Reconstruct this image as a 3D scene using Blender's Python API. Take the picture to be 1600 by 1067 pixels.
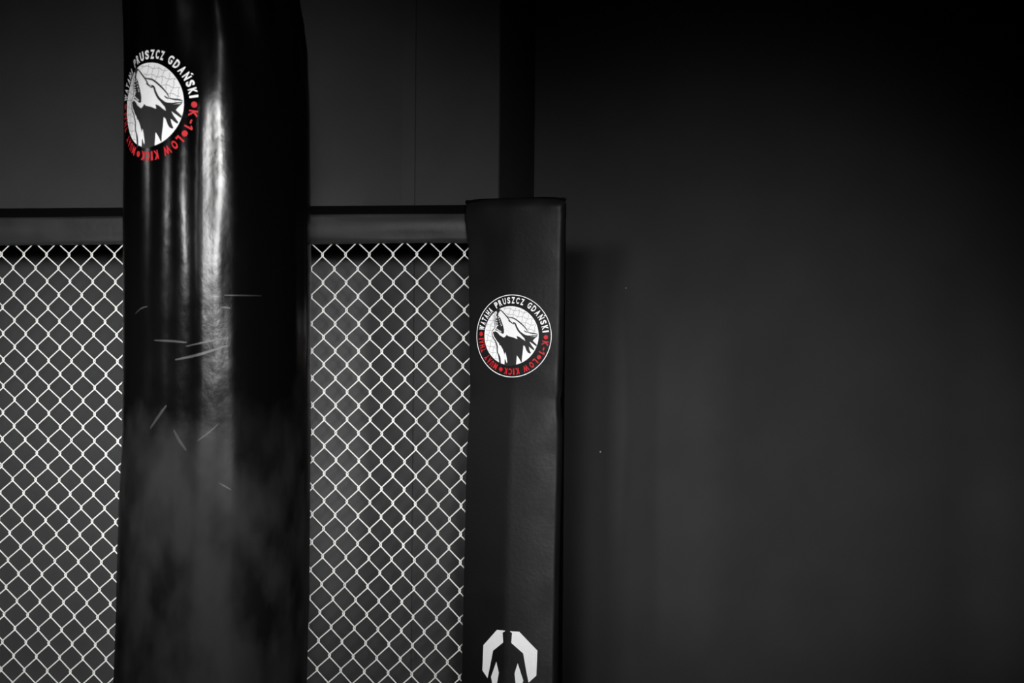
import bpy, bmesh, math, random
from mathutils import Vector, Matrix, noise

for o in list(bpy.data.objects):
    bpy.data.objects.remove(o)
random.seed(4)
S = bpy.context.scene
COL = S.collection
R = math.radians

# ------------------------------------------------------------------ camera
ROLL = .0079
cam_d = bpy.data.cameras.new('camera')
cam_d.sensor_width = 36
cam_d.lens = 2900 / 1600 * 36
cam_d.clip_start = .05
cam_d.dof.use_dof = True
cam_d.dof.focus_distance = 3.86
cam_d.dof.aperture_fstop = 5.0
cam = bpy.data.objects.new('camera', cam_d)
COL.objects.link(cam)
cr, sr = math.cos(ROLL), math.sin(ROLL)
cam.matrix_world = Matrix(((cr, -sr, 0, 0), (0, 0, -1, 0), (sr, cr, 0, 1.7), (0, 0, 0, 1)))
S.camera = cam

# ------------------------------------------------------------------ world and lamps of the hall
W = bpy.data.worlds.new('hall_dark')
S.world = W
W.use_nodes = True
W.node_tree.nodes['Background'].inputs[0].default_value = (.6, .6, .6, 1)
W.node_tree.nodes['Background'].inputs[1].default_value = .0015


def look(o, target):
    o.rotation_euler = (Vector(target) - o.location).to_track_quat('-Z', 'Y').to_euler()


def spot(name, loc, target, watt, angle, blend, radius, col=(1, 1, 1)):
    l = bpy.data.lights.new(name, 'SPOT')
    l.energy = watt
    l.spot_size = R(angle)
    l.spot_blend = blend
    l.shadow_soft_size = radius
    l.color = col
    o = bpy.data.objects.new(name, l)
    COL.objects.link(o)
    o.location = loc
    look(o, target)
    return o


def area(name, loc, target, watt, sx, sy, col=(1, 1, 1)):
    l = bpy.data.lights.new(name, 'AREA')
    l.shape = 'RECTANGLE'
    l.size, l.size_y = sx, sy
    l.energy = watt
    l.color = col
    o = bpy.data.objects.new(name, l)
    COL.objects.link(o)
    o.location = loc
    look(o, target)
    return o


# beamed lamps high up on the wall behind the photographer
spot('wall_lamp', (.34, -4.0, 2.4), (-.88, 4.35, 1.46), 5000, 13.2, 1.0, .55)
spot('wall_lamp', (-1.5, -4.0, 2.45), (.52, 4.6, 1.44), 850, 12.4, 1.0, .38)
spot('wall_lamp', (-.55, -4.0, 2.45), (.48, 4.6, 1.34), 1250, 12.6, 1.0, .38)
# row of lamps along the left side of the hall
spot('side_lamp', (-3.3, -2.0, 2.35), (-.74, 3.4, 1.66), 1700, 8, 1.0, .14)
spot('side_lamp', (-4.6, .35, 2.35), (-.60, 3.4, 1.58), 560, 10, 1.0, .14)
spot('side_lamp', (-4.8, 2.9, 2.35), (-.62, 3.27, 1.60), 560, 10, 1.0, .30)

S.view_settings.view_transform = 'Standard'
S.view_settings.look = 'None'
S.view_settings.exposure = 0
S.view_settings.gamma = 1
S.view_settings.use_curve_mapping = False

# ------------------------------------------------------------------ materials


def mat(name, col, rough=.5, metal=0., spec=.5, bump=None, var=None, rvar=None, coat=0.):
    """bump=(scale,strength,stretch) var=(scale,amount) rvar=(scale,lo,hi)"""
    m = bpy.data.materials.new(name)
    m.use_nodes = True
    nt = m.node_tree
    N, L = nt.nodes, nt.links
    p = N['Principled BSDF']
    p.inputs['Base Color'].default_value = (*col, 1)
    p.inputs['Roughness'].default_value = rough
    p.inputs['Metallic'].default_value = metal
    p.inputs['Specular IOR Level'].default_value = spec
    p.inputs['Coat Weight'].default_value = coat
    tc = N.new('ShaderNodeTexCoord')

    def nz(scale, detail=4, stretch=(1, 1, 1)):
        mp = N.new('ShaderNodeMapping')
        mp.inputs['Scale'].default_value = stretch
        L.new(tc.outputs['Object'], mp.inputs['Vector'])
        n = N.new('ShaderNodeTexNoise')
        n.inputs['Scale'].default_value = scale
        n.inputs['Detail'].default_value = detail
        L.new(mp.outputs['Vector'], n.inputs['Vector'])
        return n
    if var:
        n = nz(var[0])
        mx = N.new('ShaderNodeMapRange')
        mx.inputs['From Min'].default_value = .25
        mx.inputs['From Max'].default_value = .75
        mx.inputs['To Min'].default_value = 1 - var[1]
        mx.inputs['To Max'].default_value = 1 + var[1]
        L.new(n.outputs['Fac'], mx.inputs['Value'])
        v = N.new('ShaderNodeVectorMath')
        v.operation = 'SCALE'
        v.inputs[0].default_value = col
        L.new(mx.outputs['Result'], v.inputs['Scale'])
        L.new(v.outputs['Vector'], p.inputs['Base Color'])
    if rvar:
        n = nz(rvar[0])
        mx = N.new('ShaderNodeMapRange')
        mx.inputs['From Min'].default_value = .3
        mx.inputs['From Max'].default_value = .7
        mx.inputs['To Min'].default_value = rvar[1]
        mx.inputs['To Max'].default_value = rvar[2]
        L.new(n.outputs['Fac'], mx.inputs['Value'])
        L.new(mx.outputs['Result'], p.inputs['Roughness'])
    if bump:
        n = nz(bump[0], 5, bump[2] if len(bump) > 2 else (1, 1, 1))
        b = N.new('ShaderNodeBump')
        b.inputs['Strength'].default_value = bump[1]
        b.inputs['Distance'].default_value = .002
        L.new(n.outputs['Fac'], b.inputs['Height'])
        L.new(b.outputs['Normal'], p.inputs['Normal'])
    return m


M_wall = mat('black_wall_paint', (.034, .0344, .0347), .75, spec=.25, bump=(260, .25), var=(9, .10))
M_wall2 = mat('black_wall_paint_far', (.031, .0313, .0316), .8, spec=.2, bump=(260, .25), var=(7, .10))
M_floor = mat('black_rubber_mat', (.02, .02, .021), .7, bump=(180, .3))
M_ceil = mat('dark_ceiling_paint', (.03, .03, .03), .9)
M_rail = mat('black_vinyl_rail_pad', (.024, .0242, .0245), .5, spec=.4, bump=(90, .25), var=(14, .12), rvar=(20, .42, .6))
M_pad = mat('black_vinyl_post_pad', (.0052, .0053, .0054), .48, spec=.22, bump=(120, .22), var=(18, .1), rvar=(16, .45, .62))
M_steel = mat('black_powder_coated_steel', (.0015, .0015, .0015), .9, spec=.04)
M_wire = mat('pale_coated_wire', (.80, .80, .77), .38, spec=.5, var=(60, .08))
M_white = mat('white_print', (.93, .93, .93), .5, spec=.3, var=(200, .03))
M_ink = mat('black_print', (.018, .018, .019), .5, spec=.3)
M_grey = mat('grey_print_line', (.30, .30, .30), .5, spec=.3)
M_red = mat('red_print', (.56, .012, .020), .5, spec=.3, var=(150, .1))
M_strap = mat('black_nylon_strap', (.012, .012, .012), .8)
M_chain = mat('steel_chain', (.45, .45, .46), .3, metal=1)
M_scuff = mat('pale_scuff_mark', (.012, .012, .0125), .34, spec=.12)
M_speck = mat('pale_paint_speck', (.6, .6, .58), .6)


def bag_material():
    m = bpy.data.materials.new('glossy_black_bag_vinyl')
    m.use_nodes = True
    nt = m.node_tree
    N, L = nt.nodes, nt.links
    p = N['Principled BSDF']
    tc = N.new('ShaderNodeTexCoord')
    sep = N.new('ShaderNodeSeparateXYZ')
    L.new(tc.outputs['Object'], sep.inputs[0])

    def noise_(scale, stretch, detail=4):
        mp = N.new('ShaderNodeMapping')
        mp.inputs['Scale'].default_value = stretch
        L.new(tc.outputs['Object'], mp.inputs['Vector'])
        n = N.new('ShaderNodeTexNoise')
        n.inputs['Scale'].default_value = scale
        n.inputs['Detail'].default_value = detail
        L.new(mp.outputs['Vector'], n.inputs['Vector'])
        return n.outputs['Fac']

    def rng(v, a, b, c, d):
        x = N.new('ShaderNodeMapRange')
        x.inputs['From Min'].default_value = a
        x.inputs['From Max'].default_value = b
        x.inputs['To Min'].default_value = c
        x.inputs['To Max'].default_value = d
        L.new(v, x.inputs['Value'])
        return x.outputs['Result']

    def mth(op, a, b):
        x = N.new('ShaderNodeMath')
        x.operation = op
        for i, v in enumerate((a, b)):
            if isinstance(v, (int, float)):
                x.inputs[i].default_value = v
            else:
                L.new(v, x.inputs[i])
        return x.outputs[0]
    # kicked, dusty lower half: scuffed zone starts at about 1.55 m with a ragged edge
    n1 = noise_(7, (1, 1, .7))
    zz = mth('ADD', sep.outputs['Z'], mth('MULTIPLY', mth('SUBTRACT', n1, .5), .5))
    worn = rng(zz, 1.36, 1.62, 1, 0)
    n2 = noise_(16, (1, 1, .5))
    fine = noise_(55, (1, 1, .7))
    dust = mth('MULTIPLY', worn, rng(n2, .34, .66, .15, 1.25))
    rough = mth('ADD', rng(mth('ADD', mth('MULTIPLY', n2, .7), mth('MULTIPLY', fine, .3)), .3, .7, .10, .20), mth('MULTIPLY', worn, .38))
    rough = mth('ADD', rough, rng(sep.outputs['Z'], 2.10, 2.26, 0, .16))
    L.new(rough, p.inputs['Roughness'])
    mixc = N.new('ShaderNodeMix')
    mixc.data_type = 'RGBA'
    mixc.inputs[6].default_value = (.0012, .0012, .0013, 1)
    mixc.inputs[7].default_value = (.011, .011, .0113, 1)
    L.new(dust, mixc.inputs[0])
    L.new(mixc.outputs[2], p.inputs['Base Color'])
    p.inputs['Specular IOR Level'].default_value = .05
    b = N.new('ShaderNodeBump')
    b.inputs['Strength'].default_value = .12
    b.inputs['Distance'].default_value = .002
    L.new(mth('ADD', fine, mth('MULTIPLY', n2, 1.0)), b.inputs['Height'])
    L.new(b.outputs['Normal'], p.inputs['Normal'])
    return m


M_bag = bag_material()

# ------------------------------------------------------------------ helpers


def link(name, me, m=None, parent=None, smooth=False):
    o = bpy.data.objects.new(name, me)
    COL.objects.link(o)
    if m:
        me.materials.append(m)
    if parent:
        o.parent = parent
    if smooth:
        me.polygons.foreach_set('use_smooth', [True] * len(me.polygons))
    return o


def mesh_py(name, V, F, m, parent=None, smooth=False, base=(0, 0, 0)):
    me = bpy.data.meshes.new(name)
    b = Vector(base)
    me.from_pydata([Vector(v) - b for v in V], [], F)
    me.validate()
    me.update()
    o = link(name, me, m, parent, smooth)
    if not parent:
        o.location = b
    return o


def thing(name, loc, label, cat, group=None):
    o = bpy.data.objects.new(name, None)
    COL.objects.link(o)
    o.location = loc
    o.empty_display_size = .1
    o['label'] = label
    o['category'] = cat
    if group:
        o['group'] = group
    return o


def frame_box(org, ex, ey, x0, x1, y0, y1, z0, z1, bev=0., seg=2):
    """box in a horizontal frame ex,ey at org -> verts, faces"""
    bm = bmesh.new()
    org, ex, ey = Vector(org), Vector(ex), Vector(ey)
    ez = Vector((0, 0, 1))
    vs = [bm.verts.new(org + ex * x + ey * y + ez * z) for x in (x0, x1) for y in (y0, y1) for z in (z0, z1)]
    for f in ((0, 1, 3, 2), (4, 6, 7, 5), (0, 4, 5, 1), (2, 3, 7, 6), (0, 2, 6, 4), (1, 5, 7, 3)):
        bm.faces.new([vs[i] for i in f])
    bmesh.ops.recalc_face_normals(bm, faces=bm.faces[:])
    if bev:
        bmesh.ops.bevel(bm, geom=bm.edges[:], offset=bev, segments=seg, affect='EDGES', profile=.5)
    bm.verts.index_update()
    V = [v.co.copy() for v in bm.verts]
    F = [[v.index for v in f.verts] for f in bm.faces]
    bm.free()
    return V, F


def tube(path, rad, n=6, closed=False):
    V, F = [], []
    k = len(path)
    P = [Vector(p) for p in path]
    up = Vector((0, 1, .13)).normalized()
    for i in range(k):
        a = P[(i - 1) % k] if closed or i > 0 else P[i]
        b = P[(i + 1) % k] if closed or i < k - 1 else P[i]
        t = (b - a).normalized()
        s = t.cross(up).normalized()
        w = s.cross(t)
        for j in range(n):
            an = 2 * math.pi * j / n
            V.append(P[i] + s * (rad * math.cos(an)) + w * (rad * math.sin(an)))
    for i in range(k if closed else k - 1):
        i2 = (i + 1) % k
        for j in range(n):
            F.append([i * n + j, i * n + (j + 1) % n, i2 * n + (j + 1) % n, i2 * n + j])
    if not closed:
        F.append(list(range(n))[::-1])
        F.append([(k - 1) * n + j for j in range(n)])
    return V, F


def lerp_table(tab, x):
    if x <= tab[0][0]:
        a, b = tab[0], tab[1]
    elif x >= tab[-1][0]:
        a, b = tab[-2], tab[-1]
    else:
        for a, b in zip(tab, tab[1:]):
            if a[0] <= x <= b[0]:
                break
    t = (x - a[0]) / (b[0] - a[0])
    t = min(max(t, 0), 1)
    t = t * t * (3 - 2 * t) * .5 + t * .5
    return [p + (q - p) * t for p, q in zip(a[1:], b[1:])]


# ------------------------------------------------------------------ setting
YAW = R(12)
EX = Vector((math.cos(YAW), -math.sin(YAW), 0))      # along fence and walls, to the right
EN = Vector((math.sin(YAW), math.cos(YAW), 0))       # away from the camera
FO = Vector((-.10, 3.9, 0))                          # foot of the fence's right end

V, F = frame_box((0, 0, 0), (1, 0, 0), (0, 1, 0), -7, 7, -7, 5.6, -.1, 0)
o = mesh_py('floor', V, F, M_floor)
o['kind'] = 'structure'
V, F = frame_box((0, 0, 0), (1, 0, 0), (0, 1, 0), -7, 7, -7, 5.6, 3.6, 3.7)
o = mesh_py('ceiling', V, F, M_ceil)
o['kind'] = 'structure'

GAP = .30          # wall face behind the mesh
CORNER = 0.0058       # end of the left wall along EX from FO
SEAM = -0.1908
V, F = frame_box(FO, EX, EN, -4.5, CORNER - .0, GAP + .012, GAP + .45, 0, 3.6)
wl = mesh_py('wall_left', V, F, M_wall)
wl['kind'] = 'structure'


def wall_panel(x0, x1, taper_r, depth):
    # sheet whose right edge dips by taper_r before the joint
    V = []
    F = []
    xs = [x0, x1 - .03, x1 - .002, x1]
    ds = [depth, depth, depth + taper_r, depth + taper_r + .004]
    for z in (0, 3.6):
        for x, d in zip(xs, ds):
            V.append(FO + EX * x + EN * d + Vector((0, 0, z)))
        V.append(FO + EX * x1 + EN * (GAP + .012) + Vector((0, 0, z)))
        V.append(FO + EX * x0 + EN * (GAP + .012) + Vector((0, 0, z)))
    n = 6
    for i in range(n):
        F.append([i, (i + 1) % n, n + (i + 1) % n, n + i])
    F.append(list(range(n))[::-1])
    F.append([n + i for i in range(n)])
    return mesh_py('panel', V, F, M_wall, wl)


wall_panel(-4.5, SEAM - .0008, .004, GAP + .0015)
wall_panel(SEAM + .0008, CORNER, .0, GAP)

STEP = .40          # the right wall stands back by this much
V, F = frame_box(FO, EX, EN, CORNER + .0005, 4.2, GAP + STEP, GAP + STEP + .3, 0, 3.6)
wr = mesh_py('wall_right', V, F, M_wall2)
wr['kind'] = 'structure'


def on_right_wall(px, py):
    d = Vector((0, 1, 0)) + Vector((cr, 0, sr)) * ((px - 800) / 2900) - Vector((-sr, 0, cr)) * ((py - 533.5) / 2900)
    c = Vector((0, 0, 1.7))
    t = (FO + EN * (GAP + STEP) - c).dot(EN) / d.dot(EN)
    return c + d * t


for px, py, s in ((938, 706, .0016), (978, 450, .0009)):
    q = on_right_wall(px, py)
    bm = bmesh.new()
    bmesh.ops.create_icosphere(bm, subdivisions=2, radius=1)
    for v in bm.verts:
        v.co = q + EX * v.co.x * s * (1 + .3 * v.co.z) + Vector((0, 0, v.co.z * s * 1.2)) + EN * v.co.y * .0006
    me = bpy.data.meshes.new('paint_speck')
    bm.to_mesh(me)
    bm.free()
    link('paint_speck', me, M_speck, wr)

# ------------------------------------------------------------------ chain-link cage panel
CU = {(0, 0): .5124, (0, 1): -.00223, (0, 2): .01725, (0, 3): .01033, (0, 4): -.00234, (0, 5): -.00453, (1, 0): -.52422, (1, 1): -.00501,
      (1, 2): -.01093, (1, 3): .00108, (1, 4): .00299, (2, 0): .01639, (2, 1): .00878, (2, 2): -.00816, (2, 3): -.00641}
CZ = {(0, 0): 1.44449, (0, 1): -.43758, (0, 2): -.00742, (0, 3): -.00304, (0, 4): .00202, (0, 5): -.00116, (1, 0): -.00111, (1, 1): .00074,
      (1, 2): .00018, (1, 3): -.00068, (1, 4): .00065, (2, 0): -.00118, (2, 1): -.00482, (2, 2): .00043, (2, 3): .00142}


def node(c, r):
    """slightly stretched hand-hung mesh: (u to the left, z)"""
    def raw(c, r):
        a, b = (c - 10) / 10, (r - 15) / 15
        return (sum(k * a**i * b**j for (i, j), k in CU.items()), sum(k * a**i * b**j for (i, j), k in CZ.items()))
    if r > 31:
        u1, z1 = raw(c, 31)
        u0, z0 = raw(c, 29)
        return u1 + (u1 - u0) * .1 * min(r - 31, 6), z1 + (z1 - z0) / 2 * (r - 31)
    return raw(c, r)


panel = thing('cage_fence', FO + EX * -.55, 'black-framed chain-link cage panel with pale wire mesh and padded top rail', 'fence')
PB = panel.location.copy()
WR = .00145
for k in range(-9, 41):
    path = []
    r0, r1 = -2, 62
    pts = []
    for r in range(r0, r1 + 1):
        left = (k + r) % 2 == 0
        c = k / 2 if left else (k + 1) / 2
        u, z = node(c, r)
        jit = .0012 * noise.noise(Vector((c * 1.7, r * .9, 3.1)))
        pts.append((-u + (-1 if left else 1) * .0017 + jit, z, left))
    for i, (x, z, left) in enumerate(pts):
        # the leg running down-right lies behind, the leg running down-left in front
        up_d = .0015 if left else -.0015        # leg above this apex (towards the camera is positive)
        lo_d = -up_d
        if i > 0:
            xm, zm, _ = pts[i - 1]
            path.append((x + (xm - x) * .13, z + (zm - z) * .13 + .001, up_d))
        path.append((x, z + .0022, up_d * .55))
        path.append((x, z - .0022, lo_d * .55))
        if i < len(pts) - 1:
            xm, zm, _ = pts[i + 1]
            path.append((x + (xm - x) * .13, z + (zm - z) * .13 - .001, lo_d))
    P = [FO + EX * x + Vector((0, 0, z)) - EN * d for x, z, d in path]
    V, F = tube(P, WR, 6)
    mesh_py('wire', V, F, M_wire, panel, True, PB)


def sweep(prof, x0, x1, n, wob=0.):
    """prof: closed list of (d towards camera, z); swept along EX"""
    V, F = [], []
    m = len(prof)
    for i in range(n + 1):
        x = x0 + (x1 - x0) * i / n
        for j, (d, z) in enumerate(prof):
            w = wob * noise.noise(Vector((x * 5, j * .35, 1.7)))
            w2 = wob * noise.noise(Vector((x * 3.1, 9.7, j * .1)))
            V.append(FO + EX * x - EN * (d + w) + Vector((0, 0, z + w2)))
    for i in range(n):
        for j in range(m):
            F.append([i * m + j, i * m + (j + 1) % m, (i + 1) * m + (j + 1) % m, (i + 1) * m + j])
    k = len(V)
    V += V[:m] + V[n * m:n * m + m]
    F.append([k + j for j in range(m)])
    F.append([k + m + j for j in range(m)][::-1])
    return V, F


# padded sleeve on the top rail (rounded rectangle, fuller in the middle)
prof = []
zb, zt, dth = 1.9055, 1.9665, .028
for cx, cz, a0 in ((dth - .011, zt - .011, 0), (-.012, zt - .011, 90), (-.012, zb + .011, 180), (dth - .011, zb + .011, 270)):
    for q in range(6):
        a = R(a0 + 90 * q / 5)
        prof.append((cx + .011 * math.cos(a) + 0, cz + .011 * math.sin(a)))
# extra point for a full front
prof.append((dth + .0035, (zb + zt) / 2 - .008))
prof.append((dth + .0035, (zb + zt) / 2 + .010))
V, F = sweep(prof, -2.2, .012, 110, .0035)
mesh_py('top_rail_pad', V, F, M_rail, panel, True, PB)
V, F = frame_box(FO, EX, EN, -2.2, .03, -.006, .046, 1.935, 1.9860, .003)
mesh_py('top_rail', V, F, M_steel, panel, False, PB)
V, F = frame_box(FO, EX, EN, -2.2, .03, -.012, .012, .0, .05, .003)
mesh_py('bottom_rail', V, F, M_steel, panel, False, PB)

# ------------------------------------------------------------------ padded cage post
PY = R(25)
PC = Vector((0.0, 3.795, 0))
PX = Vector((math.cos(PY), -math.sin(PY), 0))     # across the pad, right end nearer
PN = Vector((-math.sin(PY), -math.cos(PY), 0))    # out of the pad face
post = thing('cage_post', PC - PN * .05, 'black padded cage corner post with a round wolf emblem and an octagon emblem', 'post')
QB = post.location.copy()

# (z, left edge, right edge) of the front face, metres from the centre line
PAD = [(.02, -.1130, .1010), (.60, -.1130, .1010), (1.00, -.1120, .1005), (1.20, -.1085, .1020), (1.36, -.1060, .1040), (1.45, -.1045, .1060),
       (1.535, -.1000, .1065), (1.56, -.0985, .1035), (1.582, -.0975, .1020), (1.60, -.0975, .1050), (1.70, -.1000, .1075), (1.80, -.1020, .1085),
       (1.895, -.1040, .1095), (1.935, -.1100, .1105), (1.955, -.1125, .1110), (1.985, -.1105, .1115)]
PTOP = 1.9925


def pad_front(s, z):
    a, b = lerp_table(PAD, z)
    t = (s - a) / (b - a)
    t = min(max(t, 0), 1)
    e = 2 * t - 1
    d = .010 * (1 - abs(e) ** 2.4)
    d += (.004 + .010 * min(1, max(0, (1.62 - z) / .10))) * max(0, 1 - abs(e - .04) / .98) ** 1.15
    d -= .0025 * math.exp(-((z - 1.585) / .025) ** 2) * (.3 + .7 * abs(e) ** 2)
    # puckered top corners
    d += .0022 * math.exp(-((z - 1.975) / .012) ** 2) * math.sin(e * 9) * abs(e)
    d += .0012 * noise.noise(Vector((s * 14, 4.2, z * 7)))
    if z > 1.97:
        d -= .012 * ((z - 1.97) / (PTOP - 1.97)) ** 2
    return d


def pad_pt(s, z, off=0.):
    return PC + PX * s + PN * (pad_front(s, z) + off) + Vector((0, 0, z))


zs = [.02 + (1.5 - .02) * i / 60 for i in range(60)] + [1.5 + (PTOP - 1.5) * i / 90 for i in range(91)]
ts = [0, .006, .015, .03, .05] + [.05 + .9 * i / 26 for i in range(1, 26)] + [.95, .97, .985, .994, 1]
V, F = [], []
nb = 5
for z in zs:
    a, b = lerp_table(PAD, z)
    top = max(0, (z - 1.975) / (PTOP - 1.975))
    for t in ts:
        s = a + (b - a) * t
        e = 2 * t - 1
        rnd = .006 * max(0, (abs(e) - .955) / .045) ** 2
        V.append(PC + PX * s + PN * (pad_front(s, z) - rnd) + Vector((0, 0, z - .0035 * abs(e) ** 6 * top)))
    th = .024 - .004 * top
    V.append(PC + PX * (b + .0022) + PN * (-.010) + Vector((0, 0, z)))
    V.append(PC + PX * (b - .003) + PN * (-th) + Vector((0, 0, z)))
    V.append(PC + PX * (a + .003) + PN * (-th) + Vector((0, 0, z)))
    V.append(PC + PX * (a - .0022) + PN * (-.010) + Vector((0, 0, z)))
m = len(ts) + 4
for i in range(len(zs) - 1):
    for j in range(m):
        F.append([i * m + j, i * m + (j + 1) % m, (i + 1) * m + (j + 1) % m, (i + 1) * m + j])
F.append(list(range(m))[::-1])
F.append([(len(zs) - 1) * m + j for j in range(m)])
mesh_py('pad', V, F, M_pad, post, True, QB)
V, F = frame_box(PC, PX, -PN, -.075, .085, .0245, .08, 0, 1.985, .004)
mesh_py('steel_core', V, F, M_steel, post, False, QB)
# dark piping hiding the seam along the top of the pad
a, b = PAD[-1][1:]
pp = [PC + PX * (a + (b - a) * i / 20) + PN * (-.006 + .002 * math.sin(i * .9)) + Vector((0, 0, PTOP - .001 - .004 * abs(2 * i / 20 - 1) ** 6)) for i in range(21)]
V, F = tube(pp, .0028, 8)
mesh_py('piping', V, F, M_steel, post, True, QB)

# ------------------------------------------------------------------ emblem artwork (unit circle, x right, y up)


def z2(x, y):
    return ((x - 529) / 416, (534 - y) / 458)


def z8(x, y):
    return z2(106.7 + x * .5336, 497.9 + y * .5336)


def z6(x, y):
    return z2(106.7 + x * .4664, 35.6 + y * .4664)


def z7(x, y):
    return z2(497.9 + x * .4665, 35.6 + y * .4665)


def ell(cx, cy, rx, ry, n=64):
    return [(cx + rx * math.cos(2 * math.pi * i / n), cy + ry * math.sin(2 * math.pi * i / n)) for i in range(n)]


def ribbon(pts, w, taper=True):
    """closed outline of a stroke"""
    Lp, Rp = [], []
    n = len(pts)
    for i, p in enumerate(pts):
        a = pts[max(i - 1, 0)]
        b = pts[min(i + 1, n - 1)]
        dx, dy = b[0] - a[0], b[1] - a[1]
        l = math.hypot(dx, dy) or 1
        ww = w * (.5 if not taper else .5 * (.35 + .65 * math.sin(math.pi * (i + .5) / n)))
        Lp.append((p[0] - dy / l * ww, p[1] + dx / l * ww))
        Rp.append((p[0] + dy / l * ww, p[1] - dx / l * ww))
    return Lp + Rp[::-1]


def smoothpath(pts, k=4):
    out = []
    n = len(pts)
    for i in range(n - 1):
        p0, p1, p2, p3 = pts[max(i - 1, 0)], pts[i], pts[i + 1], pts[min(i + 2, n - 1)]
        for j in range(k):
            t = j / k
            out.append(tuple(.5 * ((2 * p1[q]) + (-p0[q] + p2[q]) * t + (2 * p0[q] - 5 * p1[q] + 4 * p2[q] - p3[q]) * t * t
                                   + (-p0[q] + 3 * p1[q] - 3 * p2[q] + p3[q]) * t**3) for q in (0, 1)))
    out.append(pts[-1])
    return out


DC, DR = z2(512, 531), (302 / 416, 327 / 458)
body = [z8(*p) for p in [
    (383, -5), (405, -28), (440, -30), (480, -10), (530, 50), (620, 105), (655, 85), (685, 45), (720, 72), (820, 97), (908, 132), (893, 66), (950, 85),
    (1010, 130), (1065, 170), (1050, 115), (1005, 65), (960, 12), (1000, 14), (1060, 55), (1160, 82), (1260, 78), (1312, 52), (1285, 85), (1240, 130),
    (1215, 165), (1255, 205), (1297, 250), (1285, 283), (1220, 230), (1150, 180), (1180, 240), (1250, 340), (1235, 362), (1190, 330), (1140, 285),
    (1150, 350), (1180, 420), (1165, 432), (1120, 410), (1090, 360), (1060, 280), (1030, 258), (1020, 380), (1003, 520), (998, 612), (985, 608),
    (950, 540), (900, 468), (893, 560), (885, 660), (800, 690), (700, 690), (640, 682), (645, 560), (652, 545), (692, 638), (700, 600), (680, 480),
    (655, 400), (640, 450), (600, 340), (555, 265), (530, 262), (515, 215), (490, 195), (450, 140), (405, 70)]]
mouth = [z6(*p) for p in [(530, 432), (570, 420), (625, 470), (600, 495), (575, 530), (568, 590), (620, 640), (660, 740), (690, 820), (715, 920),
                          (715, 1000), (690, 1020), (640, 1000), (580, 962), (530, 940), (495, 940), (515, 885), (545, 850), (510, 800), (495, 720),
                          (500, 620), (520, 560), (538, 520), (520, 478)]]
black_polys = [body, mouth]
for pts, w in (
        ([z8(362, -10), z8(372, 60), z8(400, 120), z8(440, 180), z8(465, 240), z8(480, 300), z8(485, 400), z8(515, 470), z8(538, 560), z8(545, 668)], .026),
        ([z6(500, 510), z6(477, 620), z6(470, 740), z6(492, 830), z6(468, 900), z6(422, 950), z6(412, 1040)], .015),
        ([z6(560, 420), z6(640, 462), z6(720, 540), z6(800, 630), z6(880, 740), z6(960, 790)], .022),
        ([z6(760, 600), z7(0, 625), z7(110, 650), z7(230, 730), z7(330, 820), z7(410, 915), z7(425, 975)], .024),
        ([z7(-20, 700), z7(50, 745), z7(140, 770), z7(180, 860), z7(240, 960), z7(310, 1020), z7(390, 1062), z7(500, 1070), z7(650, 1050)], .034),
        ([z7(425, 975), z7(520, 1000), z7(600, 1010), z7(660, 1028)], .022),
        ([z7(350, 935), z7(385, 965), z7(425, 985)], .018),
        ([z8(505, 440), z8(535, 540), z8(550, 668)], .04)):
    black_polys.append(ribbon(smoothpath(pts), w * 1.3, True))
eye = [z7(*p) for p in [(45, 745), (75, 735), (110, 750), (105, 785), (65, 775)]]
black_polys.append(eye)
white_over = []
for x, y in ((512, 606), (514, 640), (516, 700), (522, 745), (526, 785), (540, 822)):
    white_over.append([z6(x, y - 14), z6(x + 34, y - 4), z6(x + 30, y + 10), z6(x, y + 12)])
for x, y in ((578, 640), (596, 690), (614, 740), (632, 790), (650, 822)):
    white_over.append([z6(x - 14, y + 12), z6(x + 4, y - 22), z6(x + 18, y + 4)])
for x, y in ((535, 905), (565, 925), (595, 945), (630, 962)):
    white_over.append([z6(x - 14, y + 12), z6(x, y - 20), z6(x + 16, y + 4), z6(x + 34, y + 18)])
white_over.append(ribbon(smoothpath([z6(462, 968), z6(515, 950), z6(570, 985), z6(625, 1025), z8(590, 62), z8(625, 88), z8(660, 60), z8(690, 30)]), .034, True))
white_over.append([z7(70, 748), z7(95, 745), z7(95, 765), z7(75, 765)])
# chain-link lines printed on the disc
grey_polys = []


def in_disc(p):
    return ((p[0] - DC[0]) / DR[0]) ** 2 + ((p[1] - DC[1]) / DR[1]) ** 2 < .97


def left_of_neck(p):
    tab = [(-1, -.36), (-.62, -.36), (-.45, -.38), (-.3, -.40), (-.15, -.44), (0, -.52), (.1, -.50), (.2, -.46), (.35, -.45), (.55, -.44), (1, -.44)]
    lim = lerp_table([(a, b) for a, b in tab], p[1])[0]
    return p[0] < lim


def right_of_head(p):
    tab = [(-.36, .72), (-.2, .60), (-.1, .46), (.02, .44), (.2, .36), (.35, .20), (.45, .03), (.7, 0)]
    if p[0] < -.34:
        return False
    lim = lerp_table(tab, p[0])[0]
    return p[1] > lim and p[0] < .62


for d in (0, 1):
    for k in range(-12, 13):
        ang = R(-12 if d == 0 else 72)
        ca, sa = math.cos(ang), math.sin(ang)
        run = []
        for i in range(-40, 41):
            t = i / 40
            off = k * .125 + (.010 if (math.floor(t / .125) + k) % 2 else -.010)
            p = (ca * t - sa * off, sa * t + ca * off)
            ok = in_disc(p) and (left_of_neck(p) or right_of_head(p))
            if ok:
                run.append(p)
            if (not ok or i == 40) and run:
                if len(run) > 2:
                    grey_polys.append(ribbon(run, .0085, False))
                run = []
# ------------------------------------------------------------------ lettering
_glyph = {}


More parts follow.
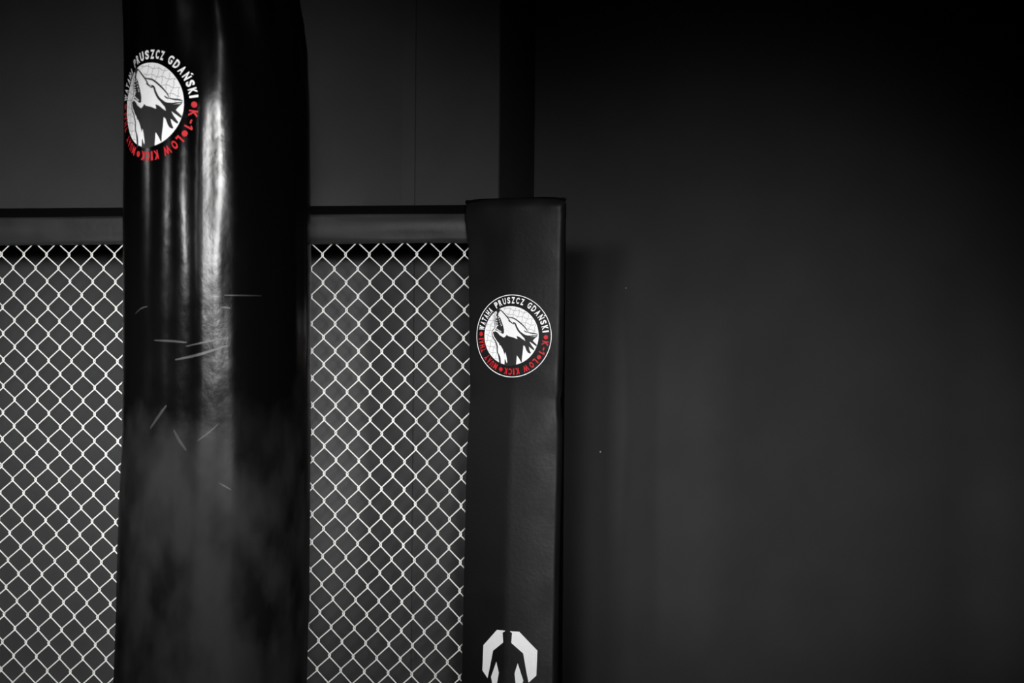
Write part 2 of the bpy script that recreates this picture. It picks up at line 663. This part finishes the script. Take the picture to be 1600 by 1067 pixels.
def glyph(ch):
    if ch in _glyph:
        return _glyph[ch]
    if ch == '1':
        _glyph[ch] = ([(-.02, 0), (.5, 0), (.5, 1), (.05, 1), (-.5, .80), (-.5, .62), (-.02, .76)], [[0, 1, 2, 3, 6], [3, 4, 5, 6]])
        return _glyph[ch]
    cu = bpy.data.curves.new('glyph', 'FONT')
    cu.body = 'N' if ch == 'Ń' else ch
    cu.resolution_u = 3
    cu.offset = .038
    ob = bpy.data.objects.new('glyph', cu)
    COL.objects.link(ob)
    bpy.context.view_layer.update()
    dg = bpy.context.evaluated_depsgraph_get()
    me = bpy.data.meshes.new_from_object(ob.evaluated_get(dg))
    V = [(v.co.x, v.co.y) for v in me.vertices]
    F = [list(p.vertices) for p in me.polygons]
    bpy.data.objects.remove(ob)
    bpy.data.curves.remove(cu)
    bpy.data.meshes.remove(me)
    x0, x1 = min(v[0] for v in V), max(v[0] for v in V)
    y0, y1 = min(v[1] for v in V), max(v[1] for v in V)
    V = [((x - x0) / (x1 - x0) - .5, (y - y0) / (y1 - y0)) for x, y in V]
    if ch == 'Ń':
        n = len(V)
        V += [(-.12, 1.06), (.16, 1.06), (.36, 1.24), (.06, 1.24)]
        F.append([n, n + 1, n + 2, n + 3])
    _glyph[ch] = (V, F)
    return _glyph[ch]


def letters(words):
    out = []
    for w, a0, a1 in words:
        wid = {'W': 1.5, 'M': 1.3, 'I': .42, '-': .6, '1': .5, 'A': 1.05, 'T': .9, 'L': .85}
        ws = [wid.get(c, 1) for c in w]
        cs = []
        acc = 0
        for x in ws:
            cs.append(acc + x / 2)
            acc += x
        for c, x, wd in zip(w, cs, ws):
            a = a0 + (a1 - a0) * ((x - cs[0]) / (cs[-1] - cs[0]))
            per = abs(a1 - a0) / (cs[-1] - cs[0])
            V, F = glyph(c)
            h = .155
            r0 = .785
            if c == '-':
                h, r0 = .03, .85
            lw = R(per * wd) * .86 * .70
            P = []
            for x_, y_ in V:
                r = r0 + y_ * h
                t = R(a) + x_ * lw / .86
                P.append((r * math.sin(t), r * math.cos(t)))
            out.append((P, F))
    return out


white_txt = letters([('WATAHA', -77, -43.5), ('PRUSZCZ', -30, 18.0), ('GDAŃSKI', 31.5, 82.5)])
red_txt = letters([('K-1', 101.8, 117), ('LOW', 135, 154.5), ('KICK', 170, 191), ('MUAY', 211, 233), ('THAI', 246.5, 265)])
for a in (91.6, 126, 200, 273):
    ps = ell(.862 * math.sin(R(a)), .862 * math.cos(R(a)), .052, .052, 16)
    red_txt.append((ps, [list(range(16))]))


def flat(name, shapes, mp, m, parent, base, cut=.12):
    """shapes: list of outlines or (verts, faces) in artwork space; laid on a surface by mp(x,y)"""
    bm = bmesh.new()
    for s in shapes:
        if isinstance(s, tuple):
            P, F = s
            vs = [bm.verts.new((x, y, 0)) for x, y in P]
            for f in F:
                try:
                    bm.faces.new([vs[i] for i in f])
                except ValueError:
                    pass
        else:
            vs = [bm.verts.new((x, y, 0)) for x, y in s]
            es = [bm.edges.new((vs[i], vs[(i + 1) % len(vs)])) for i in range(len(vs))]
            bmesh.ops.triangle_fill(bm, use_beauty=True, use_dissolve=False, edges=es, normal=(0, 0, 1))
    n = int(2.2 / cut)
    for ax in (0, 1):
        for i in range(n):
            co = [0, 0, 0]
            no = [0, 0, 0]
            co[ax] = -1.1 + (i + .5) * cut
            no[ax] = 1
            bmesh.ops.bisect_plane(bm, geom=bm.verts[:] + bm.edges[:] + bm.faces[:], plane_co=co, plane_no=no)
    loose = [v for v in bm.verts if not v.link_faces]
    bmesh.ops.delete(bm, geom=loose, context='VERTS')
    for f in bm.faces:
        if f.normal.z < 0:
            f.normal_flip()
    b = Vector(base)
    for v in bm.verts:
        v.co = mp(v.co.x, v.co.y) - b
    me = bpy.data.meshes.new(name)
    bm.to_mesh(me)
    bm.free()
    return link(name, me, m, parent)


def ring_shape(r0, r1, n=96):
    P = [(r * math.sin(2 * math.pi * i / n), r * math.cos(2 * math.pi * i / n)) for r in (r0, r1) for i in range(n)]
    F = [[i, (i + 1) % n, n + (i + 1) % n, n + i] for i in range(n)]
    return (P, F)


def emblem(mp, parent, base, ring, lab):
    e = flat('emblem', [ell(DC[0], DC[1], DR[0], DR[1], 72)], lambda x, y: mp(x, y, .0004), M_white, parent, base)
    e['label'] = lab
    flat('printed_mesh_lines', grey_polys, lambda x, y: mp(x, y, .0006), M_grey, e, base)
    flat('wolf_print', black_polys, lambda x, y: mp(x, y, .0009), M_ink, e, base)
    h = flat('wolf_highlights', white_over, lambda x, y: mp(x, y, .0012), M_white, e, base)
    h['kind'] = 'stuff'
    w = flat('white_lettering', white_txt, lambda x, y: mp(x, y, .0006), M_white, e, base, .2)
    w['label'] = 'white capital lettering round the top'
    r = flat('red_lettering', red_txt, lambda x, y: mp(x, y, .0006), M_red, e, base, .2)
    r['label'] = 'red capital lettering round the bottom'
    if ring:
        flat('outline_ring', [ring_shape(.982, 1.0)], lambda x, y: mp(x, y, .0006), M_white, e, base, .2)
    return e


ES, EZ, ER = .0062, 1.7113, .0843
emblem(lambda x, y, o: pad_pt(ES + x * ER, EZ + y * ER, o), post, QB, True, 'round white wolf emblem with white and red lettering')

# octagon emblem with a standing figure cut out


def z3(x, y):
    return (x - 692) / 8.889 * 1.31e-3 / .906, (595 - (y - .074 * (x - 692))) / 8.889 * 1.31e-3


oct_polys = [[z3(*p) for p in q] for q in (
    [(535, 200), (660, 208), (650, 222), (622, 235), (632, 370), (480, 490), (430, 740), (400, 875), (318, 770), (330, 420)],
    [(722, 215), (840, 225), (1065, 490), (1055, 835), (960, 928), (935, 800), (890, 525), (738, 378), (748, 240), (725, 225)],
    [(530, 640), (570, 790), (545, 951), (540, 1010), (480, 990), (440, 960), (472, 940), (452, 855)],
    [(822, 660), (895, 900), (882, 945), (920, 990), (880, 1030), (812, 1035), (798, 951), (782, 800)])]
OC = 1.0555
flat('octagon_emblem', oct_polys, lambda x, y: pad_pt(.0065 + x, OC + y, .0005), M_white, post, QB, .02)['label'] = \
    'white octagon emblem with a dark standing figure'

# ------------------------------------------------------------------ punching bag
BY = 3.42


def bw(px, py):
    d = Vector((0, 1, 0)) + Vector((cr, 0, sr)) * ((px - 800) / 2900) - Vector((-sr, 0, cr)) * ((py - 533.5) / 2900)
    return d * BY + Vector((0, 0, 1.7))


BAGT = []
for py, cx, hw in ((1550, 318, 146), (1500, 319, 151), (1300, 323, 151), (1067, 328.8, 151), (1040, 330, 151), (930, 333.7, 151), (800, 336, 149.8),
                   (700, 338.3, 148), (560, 339.6, 147.3), (450, 340, 147.2), (304, 340, 147), (182, 339.7, 145.7), (84, 338, 141.5), (40, 335, 138.5),
                   (0, 331, 135), (-60, 327, 128)):
    p = bw(cx, py)
    BAGT.append((p.z, p.x, hw / 858.0))
ZB0, ZB1 = BAGT[0][0], BAGT[-1][0]
bag = thing('punching_bag', (-.545, BY, 0), 'glossy black vinyl punching bag with a round wolf emblem, hanging before the mesh', 'punching bag')
BB = bag.location.copy()
VIEW = math.atan2(.545, BY)            # azimuth of the side facing the photographer


def bag_pt(phi, z, off=0.):
    """phi: 0 faces the camera, negative to the left"""
    cx, r = lerp_table(BAGT, z)
    # soft vertical flutes and dents of the filled vinyl skin
    flut = .0013 * noise.noise(Vector((phi * 3.4, z * .55, 2.0))) + .0008 * noise.noise(Vector((phi * 8, z * .9, 7.0)))
    dent = .0010 * noise.noise(Vector((phi * 2.2, z * 5, 4.0)))
    topf = max(0, (z - 2.13) / .3)
    fold = .0085 * topf * math.sin(phi * 13 + 1.2 + 1.5 * noise.noise(Vector((phi * 2, z * 3, 0))))
    if z > ZB1 - .02:
        fold *= .6
    flat_ = -.0042 * math.exp(-((phi + .03) / .28) ** 2) * (.5 - .5 * math.tanh((z - 2.11) / .07)) * (1 + .25 * noise.noise(Vector((z * 6, 1.3, phi * 4))))
    rr = r + flut + dent + fold + flat_ + off
    a = phi + VIEW
    return Vector((cx + rr * math.sin(a), BY - rr * math.cos(a), z))


NPH, NZ = 128, 150
V, F = [], []
zs = [ZB0 + (ZB1 - ZB0) * i / NZ for i in range(NZ + 1)]
rings = []
for z in zs:
    for j in range(NPH):
        V.append(bag_pt(-math.pi + 2 * math.pi * j / NPH, z))
for i in range(NZ):
    for j in range(NPH):
        F.append([i * NPH + j, i * NPH + (j + 1) % NPH, (i + 1) * NPH + (j + 1) % NPH, (i + 1) * NPH + j])
# domed ends
for end, zz, sgn in ((0, ZB0, -1), (NZ, ZB1, 1)):
    prev = end * NPH
    cx = lerp_table(BAGT, zz)[0]
    for k, (sc, dz) in enumerate(((.93, .018), (.78, .032), (.45, .042), (.08, .045))):
        st = len(V)
        for j in range(NPH):
            q = V[end * NPH + j]
            V.append(Vector((cx + (q.x - cx) * sc, BY + (q.y - BY) * sc, zz + sgn * dz)))
        for j in range(NPH):
            f = [prev + j, prev + (j + 1) % NPH, st + (j + 1) % NPH, st + j]
            F.append(f if sgn > 0 else f[::-1])
        prev = st
    F.append([prev + j for j in range(NPH)][::sgn])
mesh_py('bag_body', V, F, M_bag, bag, True, BB)
BCX = lerp_table(BAGT, ZB1)[0]
hub = Vector((BCX, BY, ZB1 + .42))
for k in range(4):
    a = math.pi / 4 + k * math.pi / 2
    top = Vector((BCX + .13 * math.sin(a), BY + .13 * math.cos(a), ZB1 + .005))
    ax = (hub - top).normalized()
    sd = Vector((math.cos(a), -math.sin(a), 0))
    nn = ax.cross(sd)
    V, F = [], []
    for p in (top - ax * .05, hub):
        for u, w in ((-.012, -.0015), (.012, -.0015), (.012, .0015), (-.012, .0015)):
            V.append(p + sd * u + nn * w)
    F = [[0, 1, 5, 4], [1, 2, 6, 5], [2, 3, 7, 6], [3, 0, 4, 7], [3, 2, 1, 0], [4, 5, 6, 7]]
    mesh_py('strap', V, F, M_strap, bag, False, BB)
ZL = ZB1 + .42
i = 0
while ZL < 3.6:
    pl = []
    for j in range(16):
        an = 2 * math.pi * j / 16
        x, z = .011 * math.cos(an), .017 * math.sin(an)
        pl.append(Vector((BCX + (x if i % 2 else 0), BY + (0 if i % 2 else x), ZL + .015 + z)))
    V, F = tube(pl, .0035, 6, True)
    mesh_py('chain_link', V, F, M_chain, bag, True, BB)
    ZL += .027
    i += 1

BR = .1048
BPH, BZ = R(-44.0), 2.113
emblem(lambda x, y, o: bag_pt(BPH + x * BR / .171, BZ + y * BR, o), bag, BB, False, 'round white wolf emblem wrapping round the bag')

# pale scuffs left by gloves and shins


def bag_at(px, py):
    z = 1.7 + (533.5 - py) / 2900 * 3.27
    s = (px - 339.5) / 149
    return math.asin(max(-.98, min(.98, s))), z


for pts, w in (
        ([(244, 536), (270, 537), (293, 539)], .0035), ([(276, 566), (310, 558), (355, 543)], .0045), ([(292, 545), (330, 536), (356, 531)], .003),
        ([(350, 465), (380, 465), (406, 465)], .0022), ([(264, 637), (252, 655), (240, 674)], .005), ([(275, 675), (284, 692), (294, 707)], .005),
        ([(343, 664), (328, 678), (310, 692)], .002), ([(344, 757), (355, 763), (363, 768)], .002), ([(214, 494), (224, 486), (234, 483)], .0025),
        ([(345, 484), (352, 484), (359, 485)], .003)):
    pw = [bag_at(*p) for p in pts]
    pw = smoothpath(pw, 5)
    out = ribbon([(p * .171, z) for p, z in pw], w)
    n = len(out) // 2
    V = [bag_pt(x / .171, z, .0005) for x, z in out]
    F = [[i, i + 1, 2 * n - 2 - i, 2 * n - 1 - i] for i in range(n - 1)]
    mesh_py('scuff_mark', V, F, M_scuff, bag, True, BB)
